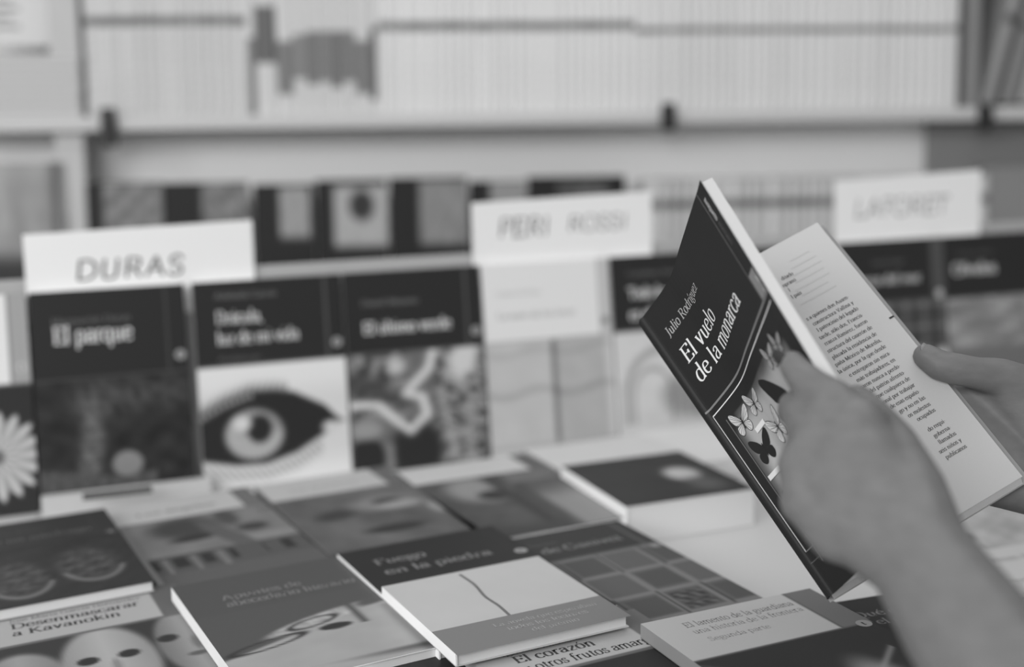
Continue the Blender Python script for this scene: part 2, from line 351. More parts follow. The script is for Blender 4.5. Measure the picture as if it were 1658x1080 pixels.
def p_panels(U, V):
    o = np.where(U < .50, 190+4*fld(U, V, 3, 7), 176+4*fld(U, V, 3, 8))
    o = lerp(o, 110, np.exp(-((U-.525)/.018)**2)); o = lerp(o, 200, sst(U, .93, .95))
    for b in (.10, .45, .47): o = o-13*np.exp(-((V-b-.03*np.sin(U*12))/.03)**2)
    return lerp(o, 165, np.exp(-((V-.93)/.02)**2)*.8)
def p_arch(U, V):
    o = 206+5*fld(U, V, 3, 31)
    for (cx, cy, r, rr) in ((.38, .60, .30, .42), (.30, .60, .16, .25)):
        d = np.sqrt(((U-cx)/r)**2+((np.minimum(V, cy)-cy)/rr)**2); o = lerp(o, 128, np.exp(-((d-1)/.09)**2)*.6*(V < .85))
    o = lerp(o, 120+35*fld(U, V, 12, 33), blob(U, V, .60, .62, .22, .2, .4)*.7); return o
def p_plaid(U, V):
    o = 70+26*(np.sin(U*34) > .72)+26*(np.sin(V*30) > .78)+8*fld(U, V, 6, 2)
    o = lerp(o, 205, blob(U, V, .72, .62, .09, .18, .2)); return lerp(o, 205, blob(U, V, .95, .64, .10, .17, .2))
def p_leaves(U, V):
    o = 135+48*fld(U, V, 3.5, 44, 4); return lerp(o, 112, sst(V, .45, .52))
def p_daisy(U, V):
    o = 55+0*U; x = (U-.77)*RW; y = (V-.55)*RL*.59; r = np.hypot(x, y); th = np.arctan2(y, x)
    pet = .041+.005*np.cos(th*17); m = 1-sst(r, pet-.003, pet+.003)
    o = lerp(o, 172+28*np.cos(th*17)-500*np.clip(r-.02, 0, 1)*.4, m); return lerp(o, 105, 1-sst(r, .006, .009))
def p_plain(U, V): return 150+20*fld(U, V, 2, 51)

BK = 51
stand_book(-1, 'paperback with white title panel and big daisy on black, left of the tree cover', layout(226, 160, p_daisy, .41, .11, 120), [], spine=120, logog=180)
stand_book(0, 'upright black paperback titled El parque with dark tree and ball on its cover',
    layout(BK, BK, p_tree, .41, .13, 74), [('El parque', .13, .245, .0270, 215, dict(width=.079, thick=12, thin=5)), ('Marguerite Duras', .13, .155, .0105, 105, dict(width=.078))], W=.1540, spine=165)
stand_book(1, 'upright black paperback with huge human eye printed on white cover picture',
    layout(BK, BK, p_eye, .41, .11, 92), [('Drácula,', .14, .205, .0205, 205, dict(width=.05, thick=13, thin=5)), ('luz de mi vida', .14, .305, .0205, 205, dict(width=.088, thick=13, thin=5)), ('Adelaida García', .14, .085, .0095, 120, dict(width=.066)), ('Andanzas', .14, .385, .008, 100, dict(width=.045))], spine=170)
stand_book(2, 'upright black paperback with swirling black and white marbled picture, beside the eye cover',
    layout(BK, BK, p_marble, .41, .11, 92), [('El último verde', .12, .31, .0200, 210, dict(width=.103, thick=14, thin=6)), ('Daniel Moyano', .12, .17, .0105, 120, dict(width=.066))], spine=150)
stand_book(3, 'upright paperback with white title panel and two pale panels, under wide lettered card',
    layout(226, 196, p_panels, .41, .09, 170), [('Cristina Peri Rossi', .10, .17, .0095, 190, dict(width=.055)), ('La nave de los locos', .10, .29, .0120, 172, dict(width=.098, thick=11, thin=5))], spine=200)
stand_book(4, 'upright black paperback with pale arch drawing, partly behind the held book',
    layout(BK, BK, p_arch, .41, .09, 150), [('Todo lo que', .14, .23, .0200, 215, dict(width=.075, thick=13, thin=5)), ('es el mar', .14, .345, .0200, 215, dict(width=.06, thick=13, thin=5)), ('Catalina Ruiz', .14, .11, .0095, 110, dict(width=.07))], spine=190)
stand_book(5, 'upright paperback hidden behind the open held book', layout(BK, 150, p_plain, .41, .09, 150), [], spine=190)
stand_book(6, 'upright black paperback with dark plaid cover picture, beneath the third lettered card',
    layout(BK, 82, p_plaid, .36, .12, 88), [('Cerca del mar', .10, .255, .0180, 190, dict(width=.108, thick=13, thin=6)), ('Laura Freixas', .30, .14, .009, 110, dict(width=.05))], spine=110, logog=190)
stand_book(7, 'rightmost upright black paperback in the row, mottled grey leafy picture',
    layout(50, 50, p_leaves, .37, .12, 80), [('Olvidos', .08, .235, .0230, 195, dict(width=.072, thick=14, thin=6)), ('Carmen Laforet', .12, .12, .009, 95, dict(width=.062))], spine=110)

# display board the row leans against
m = MB(); BL, BH = 1.78, .236
m.box((-.35, 0, 0), (BL-.35, .006, BH), .4)
o = m.build('display_board', BOARD); bevel(o)
tag(o, 'long pale board with its light rim showing along the tops of the upright row', 'display board')
bp = ROW0 + RU*0 + RN*(RL*math.sin(LEAN)-RTH/math.cos(LEAN)-.0035)
o.matrix_world = Matrix.Translation(Vector(bp)+Vector((0, 0, .002))) @ Matrix.Rotation(RA, 4, 'Z') @ Matrix.Rotation(-LEAN, 4, 'X')
# two struts holding the board
for s_ in (.1, .7, 1.3):
    m = MB(); m.box((0, 0, 0), (.02, .12, .012), .3); m.box((0, .108, 0), (.02, .12, .03), .3)
    st = m.build('strut', METAL, o); st.location = (s_, .006, .02)

# lettered cards standing behind the row
CARD = mat('white_card', attr=True, rough=.8, noise=.01, spec=.1)
def card(label, s0, s1, top0, top1, low, words, holder, slantz=0):
    """card between row positions s0..s1 (m), tops given, plane just behind the books"""
    m = MB(); base = ROW0
    W = s1-s0
    vs = [(0, 0, low), (W, 0, low), (W, 0, top1), (0, 0, top0)]
    vs += [(x, .0012, z) for x, _, z in vs]
    m.add(vs, [(0, 1, 2, 3), (7, 6, 5, 4), (0, 4, 5, 1), (1, 5, 6, 2), (2, 6, 7, 3), (3, 7, 4, 0)], g(240))
    for (s_, x, z, em, kw) in words:
        mp = lambda X, Y: (X, -.0003, Y)
        text(m, s_, x, -z, em, lambda X, Y: mp(X, -Y), g(66), serif=False, slant=.12, **kw)
    o = m.build('sign_card', CARD); tag(o, label, 'sign')
    p = ROW0 + RU*s0 + RN*(-.0035-.0072)
    o.matrix_world = Matrix.Translation(p) @ Matrix.Rotation(RA, 4, 'Z') @ Matrix.Rotation(-.10*LEAN, 4, 'X')
    return o
card('white handwritten card reading DURAS above the tree cover', -.002, .231, .2825, .2870, .19,
     [('DURAS', .046, .2325, .031, dict(width=.112, thick=8, thin=7))], 0)
card('wide white handwritten card reading PERI ROSSI in the middle of the row', .483, .714, .295, .300, .19,
     [('PERI', .030, .2530, .034, dict(width=.066, thick=7, thin=5)), ('ROSSI', .118, .2560, .028, dict(width=.080, thick=6, thin=4))], 0)
card('white handwritten card reading LAFORET at the right of the row', .978, 1.210, .303, .310, .19,
     [('LAFORET', .028, .2540, .036, dict(width=.150, thick=5, thin=4))], 0)
# a low white block at the foot of the first upright book
m = MB(); m.box((0, 0, 0), (.168, .016, .020), .7)
o = m.build('white_slip_box', WHITE); bevel(o, .001); tag(o, 'low white card box at the foot of the tree cover book', 'box')
bpos = ROW0+RN*(RL*math.sin(LEAN)+.020)+RU*(.0); o.location = bpos; o.rotation_euler = (0, 0, RA)

m = MB(); m.box((0, 0, 0), (.066, .014, .0035), .5); q_ = atz(134, 806, .0285)
o = m.build('grey_slip', mat('grey_card', .10, .7)); tag(o, 'small grey card resting on the piano-cover book near the low white box', 'card'); o.location = (q_[0], q_[1], .0255); o.rotation_euler = (0, 0, RA)

# ------------------------------------------------------------------ pictures on the books lying on the table
CR = 182
def p_piano(U, V):
    o = 118+8*fld(U, V, 2, 60)
    o = lerp(o, 72, blob(U, V, .38, .18, .22, .16, .4)); o = lerp(o, 60, blob(U, V, .40, .36, .16, .05, .4, -.1)); o = lerp(o, 78, blob(U, V, .68, .12, .07, .14, .5))
    o = lerp(o, 66, blob(U, V, .78, .34, .10, .06, .4)); o = lerp(o, 132, blob(U, V, .82, .5, .2, .05, .5)); o = lerp(o, 92, blob(U, V, .60, .42, .07, .34, .3, -.35))
    o = np.where(V > .58, 86, o); keys = (np.sin(U*38) > .15) & (V > .62) & (V < .76) & ((U < .55) | (U > .72)); o = np.where(keys, 56, o)
    o = lerp(o, 112, ((np.sin(U*38) < -.8) & (V > .62) & (V < .86) & (U < .6)).astype(float)); o = np.where(V > .82, 92, o); return np.where(U < .03, 125, o).astype(float)
def p_faces(U, V):
    o = 96+14*fld(U, V, 1.5, 61)
    o = lerp(o, 64, blob(U, V, .30, .38, .16, .08, .5, -.2)); o = lerp(o, 128, blob(U, V, .65, .30, .22, .12, .5)); o = lerp(o, 62, blob(U, V, .70, .28, .1, .05, .5))
    o = lerp(o, 150, blob(U, V, .75, .36, .16, .06, .5)); o = lerp(o, 60, blob(U, V, .55, .72, .2, .06, .4)); o = lerp(o, 140, blob(U, V, .94, .50, .04, .10, .5)); return lerp(o, 62, sst(V, .9, 1))
def p_bust(U, V):
    o = 80+10*fld(U, V, 1.5, 62)
    o = lerp(o, 140, blob(U, V, .34, .22, .2, .22, .4)); o = lerp(o, 56, blob(U, V, .40, .35, .11, .08, .4)); o = lerp(o, 62, np.exp(-((U-.50)/.05)**2))
    o = lerp(o, 135, sst(U, .62, .70)*(U < .95)*sst(V, .25, .6)); o = lerp(o, 105, (U > .6)*(V < .2)*1.0); return lerp(o, 68, sst(V, .8, .95)*(U < .6))
def p_spot(U, V):
    o = 58+3*fld(U, V, 2, 63); o = lerp(o, 178, blob(U, V, .72, .50, .13, .15, .4)); return lerp(o, 88, blob(U, V, .76, .75, .12, .14, .7))
def p_tiles(U, V):
    o = 92+0*U
    cu = (U*3.6) % 1; cv = (V*3.2) % 1; iu = np.floor(U*3.6); iv = np.floor(V*3.2)
    fr = (cu < .07) | (cu > .93) | (cv < .07) | (cv > .93); inner = (np.abs(cu-.5) < .36) & (np.abs(cv-.5) < .36)
    o = o-12*inner*((iu+iv) % 2); o = np.where(fr, 116, o); o = np.where((cu < .04) & (iv % 2 == 0), 60, o)
    k = (((iu == 2) & (iv == 2)) | ((iu == 0) & (iv == 2)))*inner; return lerp(o, 76+35*fld(U, V, 16, 64), k*1.0)
def p_shoes(U, V):
    o = 58+4*fld(U, V, 4, 65)
    for cx, cy in ((.32, .58), (.72, .50)):
        s_ = blob(U, V, cx, cy, .17, .26, .3); o = lerp(o, 74+22*fld(U, V, 12, 66), s_)
        rim = np.exp(-((np.sqrt(((U-cx-.02)/.17)**2+((V-cy-.03)/.28)**2)-1)/.10)**2)*(V > cy+.12); o = lerp(o, 124, rim*.8)
    return o
def p_masks(U, V):
    o = 60+0*U
    for cx, cy, rx, ry, b in ((.16, .46, .19, .34, 150), (.53, .44, .21, .46, 168), (.90, .36, .15, .40, 140)):
        m_ = blob(U, V, cx, cy, rx, ry, .12); o = lerp(o, b-30*np.abs(U-cx)/rx, m_)
        for e in (-.09, .09): o = lerp(o, 54, blob(U, V, cx+e, cy-.08, .048, .045, .25))
        o = lerp(o, b-55, blob(U, V, cx, cy+.16, .045, .025, .4)); o = lerp(o, b-35, blob(U, V, cx+.02, cy+.03, .02, .08, .5))
    return o
def p_hand(U, V):
    o = 84+0*U; dg = sst(V-.60+.42*U, .0, .03); o = lerp(o, 158+5*fld(U, V, 2, 67), dg)
    o = lerp(o, 160+25*fld(U, V, 9, 68), blob(U, V, .52, .34, .30, .07, .2, -.35))
    for cx, cy, rx, ry in ((.22, .52, .18, .05), (.48, .36, .12, .05)):
        d = np.sqrt(((U-cx)/rx)**2+((V-cy+.25*(U-cx))/ry)**2); o = lerp(o, 58, np.exp(-((d-1)/.16)**2))
    o = lerp(o, 55, blob(U, V, .56, .47, .08, .04, .2)); o = lerp(o, 86, blob(U, V, .86, .22, .13, .05, .3, -.35))
    o = lerp(o, 84, np.exp(-((U-.70)/.02)**2)*(V < .5)*(V > .1)); return lerp(o, 80, sst(V, .88, .93)*(1-sst(V-U*.2, .75, .85)))
def p_crack(U, V): return 186+2*fld(U, V, 2, 69)
def p_black(U, V): return 50+0*U
def p_swirl(U, V): return 170+42*fld(U, V, 1.6, 70)
def p_flor(U, V):
    o = 50+0*U; o = lerp(o, 120, blob(U, V, .66, .62, .12, .3, .4)); o = lerp(o, 130, np.exp(-((V-.45+.9*(U-.7))/.02)**2)*(U > .55)*(U < .9)); return lerp(o, 74, np.exp(-((V-.9*U-.05)/.012)**2))

BW, BLn = .140, .210
z0 = .025
# back line
flat_book('paperback with cream title panel and piano keys picture, left of the face picture', (167, 825), 0, z0, 28.5, .140, .243, z0,
    layout(CR, 108, p_piano, .27, .13, 96), [('Los ángeles', .16, .18, .0150, 128, dict(width=.075, thick=11, thin=5))], spine=135, logog=100)
flat_book('paperback with cream title panel and blurred grey face lying behind the grey-blue one', (412, 787), 0, z0, 27, .140, .245, z0,
    layout(CR, 104, p_faces, .27, .13, 96), [('La sombra', .18, .17, .0135, 150, dict(width=.07))], spine=120, logog=95)
flat_book('paperback with cream title panel and dim statue picture, next to the dark spotted cover', (640, 763), 0, z0, 24, .150, .245, z0,
    layout(192, 96, p_bust, .25, .13, 90), [], spine=120, logog=95)
flat_book('pale cream paperback lying behind the dark cover with a light spot', (846, 728), 0, z0, 24, .150, .12, z0,
    lambda U, V: 200+2*fld(U, V, 2, 80), [], spine=170, logo=False)
flat_book('white paperback lying at the foot of the arch drawing cover', (1030, 700), 0, .02, 22, .150, .15, .02,
    lambda U, V: 210+2*fld(U, V, 2, 81), [], spine=190, logo=False)
flat_book('near-black square book with one pale glowing spot on its cover', (908, 755), 0, .036, 21, .137, .150, .036,
    lambda U, V: p_spot(U, V), [], spine=250, back=200, logo=False)
# middle line, each overlapping the one behind: raised by piles below
flat_book('black-titled paperback with grid of framed tiles picture, beside bare white tabletop', (1000, 842), 1, .037, 26, .138, .212, .037-z0+.010,
    layout(58, 62, p_tiles, .31, .09, 96), [('Los diarios', .10, .13, .011, 90, dict(width=.05)), ('de Ganivet', .30, .215, .0170, 128, dict(width=.075, thick=12, thin=5))], spine=130, logog=120)
flat_book('black-titled paperback tucked under the white cover with a crack drawing', (546, 897), 0, .040, 27, .140, .205, .014,
    layout(50, 50, p_black, .40, .09, 52), [('Fuego', .13, .20, .0180, 128, dict(width=.044, thick=12, thin=6)), ('en la piedra', .13, .315, .0180, 128, dict(width=.092, thick=12, thin=6))], spine=250)
flat_book('dark grey paperback with two-line title over spectacles and paper picture', (277, 951), 0, .037, 28, .150, .205, .011,
    layout(82, 76, p_hand, .36, .09, None), [('Apuntes de', .18, .235, .0155, 122, dict(width=.062, thick=12, thin=5)), ('abecedario literario', .18, .305, .0155, 122, dict(width=.100, thick=12, thin=5))], spine=245, logog=120)
def d_crack(mb, mp, W, L):
    ribbon(mb, catmull([(.060, .006), (.061, .03), (.058, .055), (.059, .075), (.058, .094)], 6), lambda t: .0022, mp, g(110))
    mb.add([mp(0, .094), mp(W, .094), mp(W, .136), mp(0, .136)], [(0, 3, 2, 1)], g(124))
    z = .0001
    mp3 = lambda s, t: (mp(s, t)[0], mp(s, t)[1], mp(s, t)[2]+z)
    text(mb, 'La novela que esperaban', .040, .108, .0085, mp3, g(160), width=.080); text(mb, 'todos los lectores', .046, .117, .0085, mp3, g(160), width=.062)
    text(mb, 'del premio', .060, .126, .0085, mp3, g(160), width=.036)
flat_book('white squarish book with thin black crack drawing and grey paper band', (618, 950), 0, .0495, 26.5, .130, .133, .0088,
    p_crack, [], spine=250, back=200, logo=False, deco=d_crack)
# front line
flat_book('dark paperback with pair of worn shoes, leftmost on the table', (250, 940), 2, .0355, 28, .140, .215, .009,
    layout(60, 60, p_shoes, .33, .13, 64), [('Relato', .30, .16, .010, 80, dict(width=.04)), ('de un náufrago', .22, .27, .0165, 98, dict(width=.088, thick=11, thin=5))], spine=70, logog=85)
flat_book('paperback with cream title panel and three white masks, at the front left', (283, 943), 1, .026, 27.5, .152, .215, .026,
    layout(166, 96, p_masks, .31, .15, 100), [('José María García Hernández', .17, .100, .0088, 120, dict(width=.095)), ('Desenmascarar', .17, .160, .0150, 70, dict(width=.092, thick=12, thin=4)), ('a Kavanokin', .17, .225, .0150, 74, dict(width=.076, thick=12, thin=4))], spine=110, logog=140)
flat_book('paperback with cream title panel lying under the banded white book', (742, 1050), 0, .038, 26.5, .138, .205, .038,
    layout(176, 108, p_black, .30, .15, 100), [('Ignacio Aldecoa', .14, .13, .010, 118, dict(width=.062)), ('El corazón', .17, .195, .0150, 78, dict(width=.060, thick=12, thin=4)), ('y otros frutos amargos', .17, .265, .0150, 78, dict(width=.105, thick=11, thin=4))], spine=160, logog=110)
flat_book('black paperback with thin white lines on its cover, at the bottom edge', (583, 1073), 0, .030, 27, .125, .20, .030,
    lambda U, V: np.where((np.abs(U-.5) < .015) | (np.abs(U-.62) < .02), 110, 50).astype(float), [], spine=80, logo=False)
flat_book('paperback with cream title panel and three lines of faint text, beside the tile cover', (1037, 1010), 0, .0485, 24, .140, .200, .010,
    layout(184, 110, p_flor, .33, .17, 92), [('El lamento de la guardiana', .17, .10, .0115, 138, dict(width=.088, thick=10, thin=4)), ('una historia de la frontera', .17, .155, .0105, 150, dict(width=.088)), ('Segunda parte', .19, .225, .0090, 155, dict(width=.048))], spine=140, logog=150)
flat_book('black-titled paperback partly hidden behind the near forearm', (1290, 985), 0, .038, 18, .140, .200, .038,
    layout(50, 50, p_flor, .45, .09, 60), [('Qué es', .20, .155, .0130, 125, dict(width=.042, thick=11, thin=5)), ('el amor', .27, .225, .0130, 118, dict(width=.042, thick=11, thin=5))], spine=60, logog=110)
flat_book('white paperback with dark blots seen past the wrist on the right', (1585, 950), 3, .018, 20, .17, .23, .018,
    lambda U, V: np.where(V < .72, lerp(178+26*fld(U, V, 3, 90), 60, blob(U, V, .16, .58, .26, .08, .3)), 200), [('Poemas reunidos', .2, .84, .014, 160, dict(width=.09))], spine=180, logo=False)

# ------------------------------------------------------------------ the bookcase behind
WA = R(6)
WU = Vector((math.cos(WA), math.sin(WA), 0)); WN = Vector((math.sin(WA), -math.cos(WA), 0))
WTILT = R(-.5)
WM = Matrix.Translation((0, 2.1, 0)) @ Matrix.Rotation(WA, 4, 'Z') @ Matrix.Rotation(-WTILT, 4, 'Y')
WMi = WM.inverted()
def wl(px, py, y=0.0):
    """pixel -> local (x,z) on the bookcase plane y=const"""
    o = WMi @ Vector(CAM); d = WMi.to_3x3() @ Vector(ray(px, py)); k = (y-o.y)/d.y
    q = o+d*k; return q.x, q.z
def wput(o): o.matrix_world = WM @ o.matrix_world; return o
def wbox(name, a, b, m_, parent=None, bev=.002):
    m = MB(); m.box(a, b, .5); o = m.build(name, m_, parent); 
    if bev: bevel(o, bev)
    return o
xl = wl(135, 100)[0]; xr = wl(1562, 100)[0]
zs = wl(829, 182)[1]                    # top of the shelf board
case = thing('bookcase', 'tall white bookcase with long shelves of pale spines behind the table', 'bookcase')
case.matrix_world = WM
zb = wl(829, 204, -.03)[1]
wbox('shelf_board', (xl-.9, -.03, zb), (xr+.9, .17, zs), WHITE, case)
z_lo = zs-.36
wbox('shelf_board', (xl-.9, -.06, z_lo-.022), (xr+.9, .17, z_lo), WHITE, case)
wbox('backing_panel', (xl-.9, .075, z_lo), (xr+.9, .082, zb), WALLM, case)
wbox('shelf_board', (xl-.9, -.03, zs+.34), (xr+.9, .17, zs+.362), WHITE, case)
wbox('back_panel', (xl-.9, .17, -.74), (xr+.9, .18, zs+.6), WALLM, case)
for xx in (xl-.004, ):
    wbox('upright_panel', (xx-.046, -.01, -.74), (xx, .17, zb), PANEL, case)
    wbox('upright_panel', (xx-.046, -.01, zs), (xx, .17, zs+.34), PANEL, case)
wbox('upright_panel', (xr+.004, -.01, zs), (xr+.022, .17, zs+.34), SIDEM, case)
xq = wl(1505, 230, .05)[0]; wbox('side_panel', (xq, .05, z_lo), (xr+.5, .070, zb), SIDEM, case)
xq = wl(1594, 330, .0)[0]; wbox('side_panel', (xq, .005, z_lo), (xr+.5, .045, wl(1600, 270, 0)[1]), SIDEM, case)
xm = wl(985, 230, .1)[0]
wbox('upright_panel', (xm, .10, z_lo), (xm+.012, .17, zb), WHITE, case)
m = MB(); m.box((-4, 4.0, -.74), (4, 4.1, 2.6), .6); structure(m.build('wall_back', WALLM))

def clip(px, py, label, h):
    x, zc = wl(px, py, -.04)
    r = thing('shelf_clip', label, 'clip', (0, 0, 0)); r.matrix_world = WM @ Matrix.Translation((x, -.03, zc))
    m = MB(); m.box((-.0125, -.012, -h/2), (.0125, 0, h/2), .03); bevel(m.build('clip_body', METAL, r), .004, 3)
    m = MB(); m.add([(.007*math.cos(t_), -.012-.010*(k), .014*math.sin(t_)) for k in (0, 1) for t_ in np.linspace(0, 2*math.pi, 13)[:-1]],
                    [(i, (i+1) % 12, 12+(i+1) % 12, 12+i) for i in range(12)]+[tuple(range(23, 11, -1))], .03)
    m.build('clip_knob', METAL, r)
clip(175, 206, 'black clamp on the shelf edge at the left end', .062)
clip(1083, 189, 'small black clamp on the shelf edge above the middle card', .046)
clip(1597, 190, 'black clamp on the shelf edge at the right end', .046)

# spines: one mesh of each kind, copied along the shelf
def spine_mesh(wd, h, dp, fn, rnd=.003):
    m = MB(); ns = 8; nz = 46
    prof = [(wd*i/ns, -rnd*math.sin(math.pi*i/ns)) for i in range(ns+1)]
    zz = np.linspace(0, h, nz+1); vs = []; cs = []
    for z in zz:
        for x, y in prof: vs.append((x, y, z)); cs.append(float(g(fn(x/wd, z/h))))
    fs = [(j*(ns+1)+i, j*(ns+1)+i+1, (j+1)*(ns+1)+i+1, (j+1)*(ns+1)+i) for j in range(nz) for i in range(ns)]
    m.add(vs, fs, cs); m.box((0, 0, 0), (wd, dp, h), g(fn(.5, .9)))
    return m
def white_spine(tone, band, b0, hh):
    def fn(u, v):
        if b0 < v < b0+.055: return band
        if u < .06 or u > .94: return tone-8
        if .10 < v < .60 and abs(u-.5) < .13 and math.sin(v*190+tone) > .1: return tone-12
        if v < .07 and abs(u-.5) < .2: return tone-14
        return tone
    return fn
WHG = 'white paperbacks with a grey band along the upper shelf'
WHL = 'tall white paperback spine with grey band, among the identical ones along the upper shelf'
kset = []
for b0_, dt in ((.625, -16), (.585, 0), (.545, -6)):  # dt paints the light falloff into the spines: left and right sets darker
    kinds = []
    for k in range(6):
        wd = (.013, .016, .019, .011, .022, .015)[k]; h = (.236, .236, .234, .236, .235, .236)[k]
        kinds.append((wd, h, white_spine((221, 219, 222, 218, 221, 217)[k]+dt, (120, 132, 116, 142, 126, 118)[k], b0_, h)))
    kset.append(kinds)
protos = {}
def spine_book(x, z, k, label, group, y=0.0, first=True, name='white_paperback', dp=.135, tab=None, lean=0):
    tab = tab or kinds
    key = (id(tab), k)
    if key not in protos:
        wd, h, fn = tab[k]; o = spine_mesh(wd, h, dp, fn).build(name, MATTE); protos[key] = o
    else:
        o = protos[key].copy(); COL.objects.link(o)
    tag(o, label, 'book', group); o.matrix_world = WM @ Matrix.Translation((x, y, z)) @ Matrix.Rotation(lean, 4, 'Y'); return tab[k][0]
x = xl+.004
gap0 = wl(398, 100)[0]; gap1 = wl(610, 100)[0]
random.seed(5)
while x < gap0-.008:
    x += spine_book(x, zs, random.randrange(6), WHL, WHG, tab=kset[0])+.0001
x = gap1
while x < xr-.02:
    x += spine_book(x, zs, random.randrange(6), WHL, WHG, tab=kset[1 if x < .2 else 2])+.0001
# the grey spines among them
def grey_spine(tone, white_to, white_from=2):
    return lambda u, v: 205 if (v < white_to or v > white_from) else (tone-18 if (u < .06 or u > .94) else tone)
H_ = .236
gsp = [(.016, H_, grey_spine(135, .0, .53)), (.033, H_, grey_spine(108, .36, .76)), (.026, H_, grey_spine(128, .15, .52)), (.021, H_, grey_spine(138, .26, .56)),
       (.019, H_, grey_spine(126, .21, .58)), (.018, H_, grey_spine(134, .23, .57)), (.020, H_, grey_spine(122, .19, .58)), (.019, H_, grey_spine(130, .22, .57)), (.024, H_, grey_spine(128, .14, .50)), (.013, H_, grey_spine(114, .10, .60))]
glab = ['grey book with white top at the left end of the grey cluster', 'widest dark grey book with white foot and tallest dark band', 'grey book right of the tallest dark one', 'grey book with white top in the grey cluster',
        'plain grey book in the middle of the grey cluster', 'plain grey book in the middle of the grey cluster', 'plain grey book in the middle of the grey cluster', 'plain grey book in the middle of the grey cluster',
        'grey book with white top near the right end of cluster', 'darkest narrow grey book closing the cluster at right']
x = gap0
for k, (wd, h, fn) in enumerate(gsp):
    dzs = zs
    spine_book(x, dzs, k, glab[k]+', upper shelf', 'plain grey books in the cluster' if 4 <= k <= 7 else None, name='grey_book', tab=gsp); x += wd+.0008
    if x > gap1-.01: break

# lower shelf: covers facing out
def facing(px0, px1, ptop, fn, label, spine=50, h=.215, y=-.02):
    xa = wl(px0, ptop, y)[0]; xb, zt = wl(px1, ptop, y); W = xb-xa; L = zt-z_lo
    o = book('paperback_book', label, W, L, .012, fn, [], (0, 0, 0), (0, 0, 0), spine=spine, back=60, logo=False, nx=36, ny=50)
    ln = R(3)
    o.matrix_world = WM @ Matrix.Translation((xa, y-.012, z_lo+.0003)) @ Matrix.Rotation(R(90)-ln, 4, 'X') @ Matrix.Translation((0, 0, -.012))
def fc(x0, x1, y0, y1, tone, seed, mott=20, dark=0, dc=None):
    def fn(U, V):
        o = 46+0*U; m_ = sst(U, x0-.03, x0+.03)*(1-sst(U, x1-.03, x1+.03))*sst(V, y0-.02, y0+.02)*(1-sst(V, y1-.03, y1+.03))
        pic = tone+mott*fld(U, V, 6, seed)
        if dark: pic = lerp(pic, 58, blob(U, V, dark, dc or .22, .17, .10, .3))
        o = lerp(o, pic, m_); return lerp(o, 66, sst(V, .58, .62)*(U > x0)*(U < x1))
    return fn
facing(138, 262, 294, fc(.22, 1.1, .0, .62, 120, 101, 30), 'dark book with mottled grey cover at the left of the face-out row')
facing(264, 400, 294, fc(.45, 1.1, .0, .5, 118, 102, 32), 'dark book with wide black margin, second of the face-out row')
facing(410, 508, 297, fc(.42, .92, .02, .36, 150, 103, 8), 'black book with tall pale window, above the eye cover')
facing(510, 626, 290, fc(.25, 1.1, .04, .44, 165, 104, 8, .64, .17), 'black book with pale cover and dark round figure in its middle')
facing(630, 756, 286, fc(.38, 1.1, .02, .44, 132, 105, 14), 'black book with wide grey cover panel, behind the marbled cover')
facing(760, 852, 292, fc(.36, 1.1, .0, .5, 142, 106, 8), 'narrow black book with pale panel behind the wide lettered card')
facing(855, 1012, 284, fc(.30, .82, .03, .5, 88, 107, 22), 'wide black book with dim panel, last of the face-out row')
# white spines on the lower shelf, right part
x = wl(1045, 330)[0]; WHG2 = 'white paperbacks with a grey band along the lower shelf'
WHL2 = 'white paperback spine with grey band, among identical ones on the lower shelf at right'
hz = wl(1200, 290)[1]-z_lo
low = [(wd, hz, white_spine(tn, bd, .80, hz)) for wd, tn, bd in ((.014, 200, 112), (.018, 192, 122), (.022, 205, 118), (.016, 186, 110))]
xe = wl(1588, 330)[0]
while x < xe:
    x += spine_book(x, z_lo, random.randrange(4), WHL2, WHG2, tab=low, dp=.07)+.0006
# right side: angled dark spines beyond the end panel
xe = wl(1575, 100)[0]
drk = [(.020, .225, white_spine(150, 88, .645, .225)), (.026, .215, white_spine(132, 90, .6, .2)), (.022, .23, white_spine(160, 92, .645, .2))]
dl = ['pale leaning book just past the end panel of the upper shelf', 'grey leaning book between two paler ones past the end panel', 'leaning book second past the end panel, pale grey', 'leaning grey book at the right edge of the picture', 'pale leaning book cut by the right edge of the picture']
x = xe+.02
for k in range(5):
    spine_book(x, zs+.0075, k % 3, dl[k]+' on the shelf', None, name='grey_book', tab=drk, lean=R(14)); x += .034

# left section of the bookcase: printed notice, stack of paper, books
def quad_card(px0, py0, px1, py1, y, grey, label, cat, name, lines=()):
    xa, zt = wl(px0, py0, y); xb, zb_ = wl(px1, py1, y); m = MB(); m.box((0, 0, 0), (xb-xa, .003, zt-zb_), g(grey))
    for (a, b, c, d, gr) in lines:
        w_, h_ = xb-xa, zt-zb_
        m.add([(a*w_, -.0004, (1-b)*h_), (c*w_, -.0004, (1-b)*h_), (c*w_, -.0004, (1-d)*h_), (a*w_, -.0004, (1-d)*h_)], [(0, 3, 2, 1)], g(gr))
    o = m.build(name, MATTE); tag(o, label, cat); o.matrix_world = WM @ Matrix.Translation((xa, y, zb_)); return o
quad_card(-90, -60, 84, 74, .02, 212, 'pale printed notice standing on the paper stack at top left', 'notice', 'notice_card',
          [(.25+.0, .42+.11*k, .62+.08*(k % 2), .46+.11*k, 140) for k in range(4)])
xa, zt = wl(-60, 86, -.01); xb, _ = wl(128, 86, -.01)
zc = zs; n = 9; th = (wl(60, 88, -.01)[1]-zs)/n
